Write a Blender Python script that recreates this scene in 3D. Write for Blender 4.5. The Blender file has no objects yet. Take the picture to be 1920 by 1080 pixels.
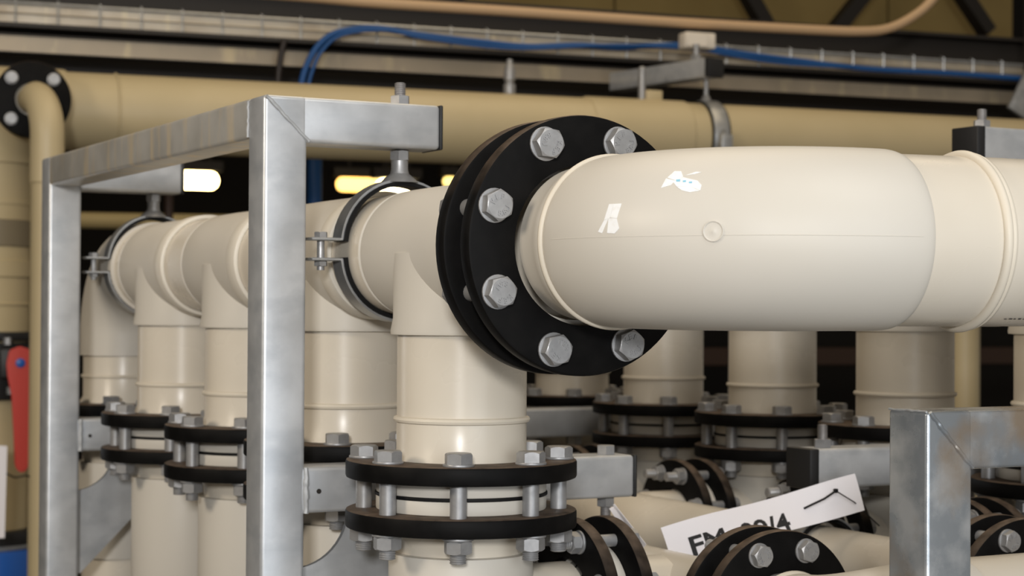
import bpy, bmesh, math, random
from mathutils import Vector, Matrix, Euler
random.seed(7)
C = bpy.context.scene.collection
SC = bpy.context.scene
PI = math.pi
# ------------------------------------------------------------------ camera, world, lights, exposure
YAW = math.radians(28.1); FPX = 3400.0
CAM = Vector((-1.001, -2.0044, 0.0))
cd = bpy.data.cameras.new('camera'); cam = bpy.data.objects.new('camera', cd); C.objects.link(cam)
cd.sensor_width = 36.0; cd.lens = FPX/1920*36; cd.clip_start = 0.02; cd.clip_end = 200
pit = math.atan(40/FPX); roll = 0.0062
fw = Vector((math.sin(YAW)*math.cos(pit), math.cos(YAW)*math.cos(pit), math.sin(pit)))
r0 = fw.cross(Vector((0, 0, 1))).normalized(); u0 = r0.cross(fw)
rr = r0*math.cos(roll)+u0*math.sin(roll); uu = u0*math.cos(roll)-r0*math.sin(roll)
cam.matrix_world = Matrix((( rr.x, uu.x, -fw.x, CAM.x), (rr.y, uu.y, -fw.y, CAM.y), (rr.z, uu.z, -fw.z, CAM.z), (0, 0, 0, 1)))
cd.dof.use_dof = True; cd.dof.focus_distance = 1.98; cd.dof.aperture_fstop = 8.5
SC.camera = cam

w = bpy.data.worlds.new('hall'); SC.world = w; w.use_nodes = True
bg = w.node_tree.nodes['Background']
bg.inputs[0].default_value = (1.0, 0.89, 0.74, 1); bg.inputs[1].default_value = 0.21

def XY(u, v):            # lateral/depth metres as seen from the camera -> world plan
    c, s = math.cos(YAW), math.sin(YAW)
    return Vector((CAM.x + u*c + v*s, CAM.y - u*s + v*c, 0))

def area(name, loc, target, size, power, col, sy=None):
    l = bpy.data.lights.new(name, 'AREA'); l.energy = power; l.color = col; l.size = size
    if sy: l.shape = 'RECTANGLE'; l.size_y = sy
    o = bpy.data.objects.new(name, l); C.objects.link(o); o.location = loc
    o.rotation_euler = (Vector(target)-Vector(loc)).to_track_quat('-Z', 'Y').to_euler()
    o['kind'] = 'helper'
    return o
p = XY(-.16, -2.9); area('photo_lamp', (p.x, p.y, .82), (0.2, 0, 0.0), .46, 134, (1, .99, .975))
p = XY(-3.0, .6); area('left_fill', (p.x, p.y, 1.3), (-.2, .6, 0), .8, 50, (1, .87, .70))  # unseen warm fill, added to brighten the left steel faces
p = XY(1.6, -.8); area('cool_fill_right', (p.x, p.y, .1), (.3, .2, -.1), 2.0, 36, (.88, .94, 1))  # unseen bluish fill, added for the front faces of the steel
p = XY(-.3, 3.2); area('roof_lamp_near', (p.x, p.y, 2.6), (p.x, p.y, 0), 1.6, 18, (1, .84, .64))
p = XY(1.1, .5); area('overhead_fill_front', (p.x, p.y, 2.5), (p.x-.4, p.y+.9, 0), 1.6, 27, (1, .96, .90))  # unseen soft fill from above, added to lift upper faces
p = XY(.6, 5.2); area('roof_lamp_far', (p.x, p.y-.3, 3.0), (p.x, p.y+.2, 0), 2.4, 27, (1, .80, .52))

vs = SC.view_settings
vs.view_transform = 'Standard'; vs.look = 'None'; vs.gamma = 1; vs.exposure = 0.0; vs.use_curve_mapping = False

# ------------------------------------------------------------------ materials
def mat(name, col, rough=.5, metal=0., noise=None, bump=None, coat=0., streak=None, spec=None, dust_rimlight=None, stretch=(1, 1, 1)):
    m = bpy.data.materials.new(name); m.use_nodes = True
    nt = m.node_tree; b = nt.nodes['Principled BSDF']
    b.inputs['Base Color'].default_value = (*col, 1); b.inputs['Roughness'].default_value = rough
    b.inputs['Metallic'].default_value = metal; b.inputs['Coat Weight'].default_value = coat
    if spec is not None: b.inputs['Specular IOR Level'].default_value = spec
    tc = nt.nodes.new('ShaderNodeTexCoord'); mp = nt.nodes.new('ShaderNodeMapping')
    mp.inputs['Scale'].default_value = stretch
    nt.links.new(tc.outputs['Object'], mp.inputs[0])
    out = None
    if noise:                                     # (scale, second colour, lo, hi[, detail])
        n = nt.nodes.new('ShaderNodeTexNoise'); n.inputs['Scale'].default_value = noise[0]
        n.inputs['Detail'].default_value = noise[4] if len(noise) > 4 else 4
        nt.links.new(mp.outputs[0], n.inputs['Vector'])
        r = nt.nodes.new('ShaderNodeValToRGB'); r.color_ramp.elements[0].position = noise[2]; r.color_ramp.elements[1].position = noise[3]
        r.color_ramp.elements[0].color = (*col, 1); r.color_ramp.elements[1].color = (*noise[1], 1)
        nt.links.new(n.outputs['Fac'], r.inputs[0]); out = r.outputs[0]
        rm = nt.nodes.new('ShaderNodeMapRange'); rm.inputs[3].default_value = rough-.08; rm.inputs[4].default_value = rough+.12
        nt.links.new(n.outputs['Fac'], rm.inputs[0]); nt.links.new(rm.outputs[0], b.inputs['Roughness'])
    if streak:                                    # (scale vector, colour, lo, hi): a second layer
        mp2 = nt.nodes.new('ShaderNodeMapping'); mp2.inputs['Scale'].default_value = streak[0]
        nt.links.new(tc.outputs['Object'], mp2.inputs[0])
        n = nt.nodes.new('ShaderNodeTexNoise'); n.inputs['Scale'].default_value = 1; n.inputs['Detail'].default_value = 6
        nt.links.new(mp2.outputs[0], n.inputs['Vector'])
        r = nt.nodes.new('ShaderNodeMapRange'); r.inputs[1].default_value = streak[2]; r.inputs[2].default_value = streak[3]
        nt.links.new(n.outputs['Fac'], r.inputs[0])
        mx = nt.nodes.new('ShaderNodeMixRGB'); nt.links.new(r.outputs[0], mx.inputs[0])
        if out: nt.links.new(out, mx.inputs[1])
        else: mx.inputs[1].default_value = (*col, 1)
        mx.inputs[2].default_value = (*streak[1], 1); out = mx.outputs[0]
    if dust_rimlight:                                      # patchy dusting settled on level faces; also paints in the lit brown of rims
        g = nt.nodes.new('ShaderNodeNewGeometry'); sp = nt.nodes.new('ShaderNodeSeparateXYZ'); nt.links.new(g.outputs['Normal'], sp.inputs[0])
        r = nt.nodes.new('ShaderNodeMapRange'); r.inputs[1].default_value = .35; r.inputs[2].default_value = 1.0; r.inputs[4].default_value = dust_rimlight[1]
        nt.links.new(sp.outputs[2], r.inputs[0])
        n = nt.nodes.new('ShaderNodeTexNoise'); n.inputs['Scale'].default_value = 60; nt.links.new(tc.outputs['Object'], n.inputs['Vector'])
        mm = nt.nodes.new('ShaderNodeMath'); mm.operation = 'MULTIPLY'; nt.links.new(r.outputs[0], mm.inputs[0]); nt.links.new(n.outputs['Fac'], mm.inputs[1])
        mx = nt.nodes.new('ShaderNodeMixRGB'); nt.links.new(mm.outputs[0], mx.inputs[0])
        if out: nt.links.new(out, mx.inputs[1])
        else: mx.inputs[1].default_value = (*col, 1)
        mx.inputs[2].default_value = (*dust_rimlight[0], 1); out = mx.outputs[0]
    if out: nt.links.new(out, b.inputs['Base Color'])
    if bump:
        n = nt.nodes.new('ShaderNodeTexNoise'); n.inputs['Scale'].default_value = bump[0]; n.inputs['Detail'].default_value = 5
        nt.links.new(mp.outputs[0], n.inputs['Vector'])
        bp = nt.nodes.new('ShaderNodeBump'); bp.inputs['Strength'].default_value = bump[1]; bp.inputs['Distance'].default_value = bump[2]
        nt.links.new(n.outputs['Fac'], bp.inputs['Height']); nt.links.new(bp.outputs[0], b.inputs['Normal'])
    return m
def emat(name, col, k):
    m = bpy.data.materials.new(name); m.use_nodes = True; b = m.node_tree.nodes['Principled BSDF']
    b.inputs['Base Color'].default_value = (*col, 1)
    b.inputs['Emission Color'].default_value = (*col, 1); b.inputs['Emission Strength'].default_value = k
    return m
BEIGE = (.67, .615, .525)
M = {}
M['pipe'] = mat('beige_pipe_plastic', BEIGE, .26, 0, noise=(9, (.635, .575, .48), .35, .75), bump=(14, .05, .004), spec=.35)
M['fitting'] = mat('beige_fitting_plastic', (.61, .575, .515), .42, 0, noise=(6, (.585, .55, .485), .35, .75), bump=(7, .06, .006), spec=.32)
M['collar'] = mat('pale_collar_plastic', (.73, .685, .60), .40, spec=.32)
M['bead'] = mat('beige_weld_bead', (.665, .605, .505), .42, spec=.3)
M['oldpipe'] = mat('far_pipe_plastic', (.51, .42, .255), .42, 0, noise=(5, (.475, .39, .23), .35, .75))
M['ring'] = mat('black_flange_plastic', (.0045, .0043, .0043), .50, 0, noise=(30, (.0075, .007, .0068), .4, .7), bump=(140, .12, .001), spec=.08, dust_rimlight=((.26, .19, .14), .85))
M['rubber'] = mat('black_rubber', (.006, .006, .0065), .6, spec=.2)
M['black'] = mat('black_cap_plastic', (.012, .012, .013), .5)
M['galv'] = mat('galvanised_steel', (.50, .515, .535), .34, .45, noise=(26, (.58, .595, .615), .35, .68, 6), streak=((18, 18, 30), (.44, .46, .485), .50, .72), bump=(260, .10, .0006))
M['galvrail'] = mat('galvanised_steel_reflections', (.47, .455, .42), .32, .35, noise=(14, (.58, .565, .53), .35, .68, 6), streak=((30, 26, 4), (.66, .57, .43), .52, .66), bump=(200, .10, .0006))  # warm beige streaks paint reflected surroundings into the rail colour
M['galv2'] = mat('galvanised_steel_worn', (.33, .36, .39), .26, .62, noise=(22, (.52, .54, .56), .42, .62, 8), streak=((11, 11, 9), (.36, .29, .22), .52, .68), bump=(200, .12, .0006))
M['weld'] = mat('galvanised_weld', (.40, .41, .42), .55, .30, bump=(90, .4, .001))
M['zinc'] = mat('zinc_bolt', (.37, .37, .375), .42, .5, noise=(70, (.29, .29, .295), .35, .7), bump=(300, .12, .0004))
M['zincdark'] = mat('zinc_thread', (.34, .33, .33), .45, .6, noise=(70, (.26, .25, .25), .35, .7))
M['strap'] = mat('clamp_strap_steel', (.40, .41, .42), .38, .7, noise=(40, (.50, .51, .52), .35, .7))
M['paper'] = mat('white_paper', (.80, .78, .82), .75)
M['sticker'] = mat('white_sticker_remnant', (.86, .87, .88), .55, noise=(160, (.78, .77, .74), .5, .8))
M['stickerblue'] = mat('pale_blue_print', (.25, .55, .72), .6)
M['ink'] = mat('black_ink', (.012, .012, .014), .7)
M['red'] = mat('red_handle_plastic', (.52, .035, .018), .38)
M['blue'] = mat('blue_plastic', (.015, .10, .42), .35)
M['cableblue'] = mat('blue_cable_jacket', (.007, .075, .26), .5)
M['cableblack'] = mat('dark_cable_jacket', (.018, .012, .010), .5)
M['conduit'] = mat('beige_conduit', (.50, .34, .20), .5)
M['tray'] = mat('tray_galvanised', (.52, .47, .39), .42, .35, noise=(7, (.40, .34, .26), .4, .7, 6), streak=((30, 30, 2), (.68, .60, .42), .58, .72))
M['beam'] = mat('beam_galvanised', (.34, .29, .22), .42, .35, noise=(6, (.42, .35, .26), .35, .7, 6), streak=((9, 9, 3), (.60, .50, .32), .54, .70))  # streak colour paints bright yellow reflections onto the brown steel
M['dark'] = mat('dark_painted_steel', (.018, .014, .011), .6)
M['brown'] = mat('brown_painted_steel', (.045, .022, .013), .6)
M['white'] = mat('white_box_plastic', (.72, .66, .58), .5)
M['yellow'] = mat('pale_yellow_pipe_paint', (.62, .50, .25), .45)
M['olive'] = mat('olive_roof_board', (.36, .26, .095), .8, noise=(1.2, (.27, .19, .065), .35, .7))
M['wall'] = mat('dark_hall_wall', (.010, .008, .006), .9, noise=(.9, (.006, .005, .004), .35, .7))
M['floor'] = mat('concrete_floor', (.16, .145, .125), .7, noise=(3, (.11, .10, .085), .35, .7, 8), bump=(20, .2, .01))
M['grey'] = mat('grey_green_coupling', (.21, .175, .115), .5)
M['lamp'] = emat('lamp_glow', (1, .83, .45), 7.5)
M['lampwarm'] = emat('lamp_glow_warm', (1, .70, .20), 2.6)

# ------------------------------------------------------------------ mesh helpers
def finish(bm, name, m, smooth=True, ang=38):
    bmesh.ops.recalc_face_normals(bm, faces=bm.faces)
    lim = math.radians(ang)
    for e in bm.edges:
        if len(e.link_faces) == 2: e.smooth = e.calc_face_angle(0) < lim
    for f in bm.faces: f.smooth = smooth
    me = bpy.data.meshes.new(name); bm.to_mesh(me); bm.free()
    me.materials.append(m)
    return me
def place(name, me, parent=None, loc=(0, 0, 0), rot=(0, 0, 0)):
    o = bpy.data.objects.new(name, me); C.objects.link(o)
    o.location = loc; o.rotation_euler = rot
    if parent is not None: o.parent = parent
    return o
def obj(name, bm, m, parent=None, loc=(0, 0, 0), rot=(0, 0, 0), smooth=True, ang=38):
    return place(name, finish(bm, name, m, smooth, ang), parent, loc, rot)
def tag(o, label, cat, group=None, kind=None):
    o['label'] = label; o['category'] = cat
    if group: o['group'] = group
    if kind: o['kind'] = kind
    return o
def thing(name, label, cat, loc=(0, 0, 0), rot=(0, 0, 0), group=None):
    o = bpy.data.objects.new(name, None); C.objects.link(o); o.empty_display_size = .05
    o.location = loc; o.rotation_euler = rot
    return tag(o, label, cat, group)
def struct(o):
    o['kind'] = 'structure'; return o
def dup(root, loc, label=None, group=None, rot=None):
    kids = {}
    for o in C.objects:
        if o.parent: kids.setdefault(o.parent.name, []).append(o)
    def cp(o, par):
        c = o.copy(); C.objects.link(c)
        if par: c.parent = par
        for k in kids.get(o.name, []): cp(k, c)
        return c
    r = cp(root, None); r.location = loc
    if rot is not None: r.rotation_euler = rot
    if label: r['label'] = label
    if group: r['group'] = group
    return r
def frame_for(t):
    t = t.normalized(); a = Vector((0, 0, 1)) if abs(t.z) < .9 else Vector((1, 0, 0))
    x = a.cross(t).normalized(); return x, t.cross(x)
def add_lathe(bm, prof, segs=32, mtx=None, cap0=True, cap1=True, phase=0.):
    """profile of (r, z) about local Z"""
    rings = []
    for r, z in prof:
        ring = []
        for i in range(segs):
            a = 2*PI*i/segs+phase; v = Vector((r*math.cos(a), r*math.sin(a), z))
            ring.append(bm.verts.new(mtx @ v if mtx else v))
        rings.append(ring)
    for a, b in zip(rings, rings[1:]):
        for i in range(segs): bm.faces.new((a[i], a[(i+1) % segs], b[(i+1) % segs], b[i]))
    if cap0: bm.faces.new(rings[0])
    if cap1: bm.faces.new(rings[-1])
    return rings
def add_ring(bm, prof, segs=64, mtx=None):
    """closed profile loop about local Z (a washer-like body)"""
    r = add_lathe(bm, prof+[prof[0]], segs, mtx, False, False)
    bmesh.ops.remove_doubles(bm, verts=r[0]+r[-1], dist=1e-7)
def ringprof(ri, ro, z0, z1, c=.0015):
    return [(ri, z0), (ro-c, z0), (ro-c*.3, z0+c*.3), (ro, z0+c), (ro, z1-c), (ro-c*.3, z1-c*.3), (ro-c, z1), (ri, z1)]
def lathe(prof, segs=32, **k):
    bm = bmesh.new(); add_lathe(bm, prof, segs, **k); return bm
def add_sweep(bm, pts, rad, segs=24, caps=True):
    pts = [Vector(p) for p in pts]; n = len(pts)
    rad = rad if isinstance(rad, (list, tuple)) else [rad]*n
    rings = []; x = None
    for i, p in enumerate(pts):
        t = (pts[min(i+1, n-1)]-pts[max(i-1, 0)]).normalized()
        if x is None: x, y = frame_for(t)
        else:
            x = (x - t*x.dot(t)).normalized(); y = t.cross(x)
        rings.append([bm.verts.new(p+(x*math.cos(2*PI*k/segs)+y*math.sin(2*PI*k/segs))*rad[i]) for k in range(segs)])
    for a, b in zip(rings, rings[1:]):
        for i in range(segs): bm.faces.new((a[i], a[(i+1) % segs], b[(i+1) % segs], b[i]))
    if caps: bm.faces.new(rings[0]); bm.faces.new(rings[-1])
def sweep(pts, rad, segs=24, caps=True):
    bm = bmesh.new(); add_sweep(bm, pts, rad, segs, caps); return bm
def add_box(bm, a, b, bev=0., segs=3, mtx=None):
    t = bmesh.new(); bmesh.ops.create_cube(t, size=1)
    for v in t.verts: v.co = Vector([a[i]+(v.co[i]+.5)*(b[i]-a[i]) for i in range(3)])
    if bev: bmesh.ops.bevel(t, geom=t.edges[:], offset=bev, segments=segs, profile=.5, affect='EDGES')
    if mtx: bmesh.ops.transform(t, matrix=mtx, verts=t.verts)
    me = bpy.data.meshes.new('t'); t.to_mesh(me); t.free(); bm.from_mesh(me); bpy.data.meshes.remove(me)
def box(a, b, bev=0., segs=3, mtx=None):
    bm = bmesh.new(); add_box(bm, a, b, bev, segs, mtx); return bm
def add_prism(bm, poly, z0, z1, mtx=None):
    T = (lambda v: mtx @ v) if mtx else (lambda v: v)
    lo = [bm.verts.new(T(Vector((x, y, z0)))) for x, y in poly]; hi = [bm.verts.new(T(Vector((x, y, z1)))) for x, y in poly]
    n = len(poly); bm.faces.new(lo[::-1]); bm.faces.new(hi)
    for i in range(n): bm.faces.new((lo[i], lo[(i+1) % n], hi[(i+1) % n], hi[i]))
def add_torus(bm, R, r, z=0., segs=64, n=8, mtx=None):
    add_ring(bm, [(R+r*math.cos(2*PI*k/n), z+r*math.sin(2*PI*k/n)) for k in range(n)], segs, mtx)
def add_hex(bm, R, z0, z1, ch=.0016, top=True, bottom=False, mtx=None):
    """hexagon (corner radius R) with the turned chamfer of a bolt head"""
    ri = R*.866*.96; seg = 24
    def rad(a):
        a = (a % (PI/3))-PI/6; return R*math.cos(PI/6)/math.cos(a)
    def loop(f, z):
        out = []
        for i in range(seg):
            a = 2*PI*i/seg; r = f(a); zz = z(a) if callable(z) else z
            v = Vector((r*math.cos(a), r*math.sin(a), zz)); out.append(bm.verts.new(mtx @ v if mtx else v))
        return out
    def dz(a):
        return ch*(rad(a)-R*.85)/(R*.15)
    ls = []
    if bottom: ls += [loop(lambda a: ri, z0), loop(rad, lambda a: z0+dz(a))]
    else: ls += [loop(rad, z0)]
    if top: ls += [loop(rad, lambda a: z1-dz(a)), loop(lambda a: ri, z1)]
    else: ls += [loop(rad, z1)]
    for a, b in zip(ls, ls[1:]):
        for i in range(seg): bm.faces.new((a[i], a[(i+1) % seg], b[(i+1) % seg], b[i]))
    bm.faces.new(ls[0]); bm.faces.new(ls[-1])
def thread_prof(r, z0, z1, pitch=.0025):
    n = max(2, int(abs(z1-z0)/pitch)); out = []
    for i in range(n):
        z = z0+(z1-z0)*i/n; d = (z1-z0)/n
        out += [(r*.9, z), (r, z+d*.45), (r, z+d*.55)]
    out += [(r*.9, z1-(z1-z0)*.02), (r*.78, z1)]
    return out
RX = lambda a: Matrix.Rotation(a, 4, 'X'); RY = lambda a: Matrix.Rotation(a, 4, 'Y'); RZ = lambda a: Matrix.Rotation(a, 4, 'Z')
TR = lambda x, y, z: Matrix.Translation((x, y, z))
def text_mesh(s, size, depth, m, mtx=None, bold=0.):
    cu = bpy.data.curves.new('t', 'FONT'); cu.body = s; cu.size = size; cu.extrude = depth; cu.align_x = 'CENTER'; cu.align_y = 'CENTER'; cu.resolution_u = 3; cu.offset = bold
    o = bpy.data.objects.new('t', cu); me = bpy.data.meshes.new_from_object(o)
    bpy.data.objects.remove(o); bpy.data.curves.remove(cu)
    bm = bmesh.new(); bm.from_mesh(me); bpy.data.meshes.remove(me)
    if mtx: bmesh.ops.transform(bm, matrix=mtx, verts=bm.verts)
    return bm
def merge(bm, other):
    me = bpy.data.meshes.new('t'); other.to_mesh(me); other.free(); bm.from_mesh(me); bpy.data.meshes.remove(me)

# ------------------------------------------------------------------ room shell
ZF = -1.5
BD = math.radians(20.2)                          # the hall's long direction as seen from the camera
dU, dV = math.cos(BD), math.sin(BD)
BX = (XY(dU, dV)-XY(0, 0)).normalized()          # along the far run, to the right
BY = Vector((-BX.y, BX.x, 0))                    # away from the camera
BANG = math.atan2(BX.y, BX.x)
def hall(name, o, dx, dy, z): ...
o0 = XY(0, 0)
R0 = TR(o0.x, o0.y, 0) @ RZ(BANG)                # hall frame: x right along the run, y away, z up, origin under the camera
bm = bmesh.new(); add_box(bm, (-9, -5, ZF-.1), (12, 12.5, ZF), 0, mtx=R0); struct(obj('floor', bm, M['floor'], smooth=False))
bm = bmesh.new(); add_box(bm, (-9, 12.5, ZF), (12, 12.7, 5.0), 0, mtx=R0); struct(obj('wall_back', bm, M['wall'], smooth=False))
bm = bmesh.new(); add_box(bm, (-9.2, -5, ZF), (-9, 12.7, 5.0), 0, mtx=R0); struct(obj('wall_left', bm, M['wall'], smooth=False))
bm = bmesh.new(); add_box(bm, (-9.2, 6.5, 5.0), (12, 12.7, 5.15), 0, mtx=R0); struct(obj('ceiling', bm, M['olive'], smooth=False))

# ------------------------------------------------------------------ bolted flange joints
def bolt_set(parent, bolt_r, head_R, n, pcd, phi, top, depth, washer_r, nut_h, protrude, marks=False, cache={}):
    """bolts along local -Z: heads above `top`, nuts below `top-depth`"""
    key = (bolt_r, head_R, depth, marks)
    if key not in cache:
        hh = bolt_r*1.28; wt = .003
        bm = bmesh.new()
        add_hex(bm, head_R, wt, wt+hh, ch=.0022)
        add_lathe(bm, [(bolt_r, wt), (bolt_r, -depth-.004)], 20)
        add_lathe(bm, thread_prof(bolt_r, -depth-.004, -depth-wt-nut_h-protrude), 16)
        body = finish(bm, 'bolt', M['zinc'], ang=25)
        bm = bmesh.new(); add_ring(bm, ringprof(bolt_r*.95, washer_r, 0, wt, .0006), 28); wa = finish(bm, 'washer', M['zinc'])
        bm = bmesh.new(); add_ring(bm, ringprof(bolt_r*.95, washer_r, -depth-wt, -depth, .0006), 28); wb = finish(bm, 'washer', M['zinc'])
        bm = bmesh.new(); add_hex(bm, head_R, -depth-wt-nut_h, -depth-wt, ch=.002, top=True, bottom=True); nu = finish(bm, 'nut', M['zinc'], ang=25)
        mk = None
        if marks:
            bm = bmesh.new(); s = head_R
            rt = s*.52
            for ch, a in (('K', 40), ('E', 0), ('F', -40)):
                merge(bm, text_mesh(ch, s*.48, .0009, None, RZ(math.radians(a)) @ TR(0, rt, wt+hh+.0001), .00012))
            for ch, a in (('8', -32), ('.', -14), ('8', 6), ('U', 40)):
                merge(bm, text_mesh(ch, s*.48, .0009, None, RZ(math.radians(a)) @ TR(0, -rt, wt+hh+.0001), .00012))
            mk = finish(bm, 'head_marking', M['zinc'], smooth=False)
        cache[key] = (body, wa, wb, nu, mk)
    body, wa, wb, nu, mk = cache[key]
    for k in range(n):
        a = phi+2*PI*k/n
        b = place('bolt', body, parent, (pcd/2*math.cos(a), pcd/2*math.sin(a), top), (0, 0, random.uniform(0, 6.28)))
        place('washer', wa, b); place('washer', wb, b); place('nut', nu, b)
        if mk: place('head_marking', mk, b)
def flange_joint(name, label, ro, ri, th, gap, pcd, n, phi, br, hR, wr, nh, pro, cr, loc, rot=(0, 0, 0), marks=False, group=None, cord=True):
    """joint along local Z; front ring's outer face at z=0, body below"""
    t = thing(name, label, 'pipe flange', loc, rot, group)
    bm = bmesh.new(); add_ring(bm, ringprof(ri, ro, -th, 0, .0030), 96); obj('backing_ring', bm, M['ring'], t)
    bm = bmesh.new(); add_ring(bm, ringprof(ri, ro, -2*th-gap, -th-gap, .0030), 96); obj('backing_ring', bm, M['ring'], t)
    ins = ri-.006; mid = -th-gap/2
    bm = bmesh.new(); add_ring(bm, ringprof(ins, cr, mid+.0018, -th, .002), 72); obj('stub_end', bm, M['fitting'], t)
    bm = bmesh.new(); add_ring(bm, ringprof(ins, cr, -th-gap, mid-.0018, .002), 72); obj('stub_end', bm, M['fitting'], t)
    bm = bmesh.new(); add_ring(bm, ringprof(ins, cr+.0015, mid-.0018, mid+.0018, .0004), 72); obj('gasket', bm, M['rubber'], t)
    bolt_set(t, br, hR, n, pcd, phi, 0, 2*th+gap, wr, nh, pro, marks)
    return t
P22 = math.radians(22.5)
TH, GAP = .0222, .0385
HZ = .0715            # header axis height
PITCH = .3673; H2X, H2Y = .990, .340
FZ = -.184            # top face of the vertical flanges

def big_flange(label, loc, rot=(0, 0, 0), phi=0., marks=False, name='pipe_flange', group=None):
    return flange_joint(name, label, .1425, .0875, TH, GAP, .240, 8, phi, .0100, .0173, .0187, .016, .012, .105, loc, rot, marks, group)
# first: front flange facing the camera's right, heads towards -Y
FY = -.299
big_flange('largest black bolted flange, upright, facing the camera in front of the beige elbow', (0, FY, HZ-.0015), (PI/2, 0, 0), math.radians(25.5), True)
RISX = -PI/2+0.0
fl_proto = big_flange('black level flange with grey bolts under the nearest beige tee', (0, 0, FZ), (0, 0, 0), math.atan2(-.882, -.471))
fl_labels1 = ['black level flange just right of the tall front post, second in the left row',
              'black level flange just left of the tall front post, third in the left row',
              'black level flange fourth in the left row, midway between the two left posts',
              'rearmost black level flange of the left row, beside the rear post']
for k, lb in enumerate(fl_labels1):
    dup(fl_proto, (0, PITCH*(k+1), FZ), lb)
row2 = {-1: 'black level flange at the right picture edge behind the right post', 0: 'black level flange behind the black-capped short bar and right post',
        1: 'black level flange second in the right row, under the pipe below the large elbow', 2: 'black level flange third in the right row, below the big upright flange',
        3: 'rearmost black level flange of the right row, half hidden by the nearest tee branch'}
for k, lb in row2.items():
    dup(fl_proto, (H2X, H2Y+PITCH*k, FZ), lb)

# ------------------------------------------------------------------ header tees with their branches
def make_tee(label, loc, name='pipe_tee'):
    t = thing(name, label, 'pipe fitting', loc)
    bm = bmesh.new(); my = RX(PI/2)
    add_lathe(bm, [(.078, -.132), (.0815, -.130), (.0825, -.126), (.0830, -.05), (.0830, .05), (.0825, .126), (.0815, .130), (.078, .132)], 72, my)
    sb = -.1030
    add_lathe(bm, [(.0855, -.004), (.0855, sb+.02), (.0885, sb+.004), (.0880, sb), (.0815, sb-.0008)], 72)
    obj('tee_body', bm, M['fitting'], t)
    bm = bmesh.new(); add_torus(bm, .0800, .0022, -.136, 72, 8, my); obj('weld_bead', bm, M['fitting'], t)
    bm = bmesh.new(); add_ring(bm, ringprof(.0805, .0868, .097, .138, .0035), 72, my); obj('end_collar', bm, M['collar'], t)
    zb = -.2065
    bm = lathe([(.080, sb+.01), (.080, zb-.002), (.0803, zb-.006), (.0803, FZ-HZ+.012), (.0860, FZ-HZ-.002), (.0862, FZ-HZ-TH)], 72); obj('branch_pipe', bm, M['pipe'], t)
    bm = bmesh.new(); add_torus(bm, .0805, .0040, zb, 72, 8); obj('weld_bead', bm, M['bead'], t)
    return t
tee = make_tee('nearest beige pipe tee, above the front bolted level flange', (0, 0, HZ))
tl = ['beige pipe tee second from the front, just behind the hanging clamp', 'beige pipe tee third from the front, left of the tall front post',
      'beige pipe tee fourth from the front, beside the rear clamp']
for k, lb in enumerate(tl): dup(tee, (0, PITCH*(k+1), HZ), lb)
tl2 = {-1: 'beige pipe tee at the right picture edge, its branch above the right post', 0: 'beige pipe tee whose branch shows left of the right post, under the elbow pipe',
       1: 'beige pipe tee whose branch shows below the middle of the large elbow', 2: 'beige pipe tee whose branch shows right below the upright flange',
       3: 'rearmost beige pipe tee of the right row, mostly behind the upright flange'}
for k, lb in tl2.items(): dup(tee, (H2X, H2Y+PITCH*k, HZ), lb)
# spools between the tees
def spool(label, x, y0, y1):
    o = obj('header_pipe', lathe([(.0800, y0), (.0800, y1)], 64, mtx=RX(-PI/2)), M['pipe'], loc=(x, 0, HZ))
    return tag(o, label, 'pipe')
gaps1 = ['short beige header spool inside the front clamp', 'short beige header spool between second and third tees of the left row',
         'short beige header spool between third and fourth tees of the left row', 'short beige header spool inside the rear clamp']
for k, lb in enumerate(gaps1): spool(lb, 0, PITCH*k+.1325, PITCH*(k+1)-.1325)
gaps2 = ['short beige header spool of the right row, nearest, behind the straight pipe', 'short beige header spool of the right row hidden behind the elbow seam',
         'short beige header spool of the right row behind the middle of the elbow', 'rear beige header spool of the right row behind the upright flange']
for i, lb in enumerate(gaps2):
    k = i-1; spool(lb, H2X, H2Y+PITCH*k+.1325, H2Y+PITCH*(k+1)-.1325)
# near run from the first tee into the upright flange
t = thing('header_stub', 'short beige pipe stub between nearest tee and the upright black flange', 'pipe', (0, -.1325, HZ))
yb = FY+2*TH+GAP
obj('pipe_wall', lathe([(.080, 0), (.080, yb+.1325+.025), (.0865, yb+.1325+.010), (.0865, yb+.1325-TH)], 72, mtx=RX(-PI/2)), M['pipe'], t)
bm = bmesh.new(); add_torus(bm, .085, .006, yb+.1325+.024, 72, 10, RX(-PI/2)); obj('weld_bead', bm, M['bead'], t)
# elbow that closes the left row
EY = 4*PITCH
t = thing('pipe_elbow', 'beige elbow turning down at the far end of the left row, behind rear clamp', 'pipe fitting', (0, EY, HZ))
Rr = .125; pts = [(0, -.2, 0), (0, -Rr, 0)]
pts += [(0, -Rr+Rr*math.sin(a), -Rr+Rr*math.cos(a)) for a in [math.radians(x) for x in range(6, 91, 7)]]
pts += [(0, 0, -.165)]
obj('elbow_body', sweep(pts, .086, 56), M['fitting'], t)
obj('branch_pipe', lathe([(.080, -.16), (.080, FZ-HZ+.012), (.086, FZ-HZ), (.086, FZ-HZ-TH)], 56), M['pipe'], t)
bm = bmesh.new(); add_torus(bm, .0805, .0035, -.205, 56, 8); obj('weld_bead', bm, M['bead'], t)

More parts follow.
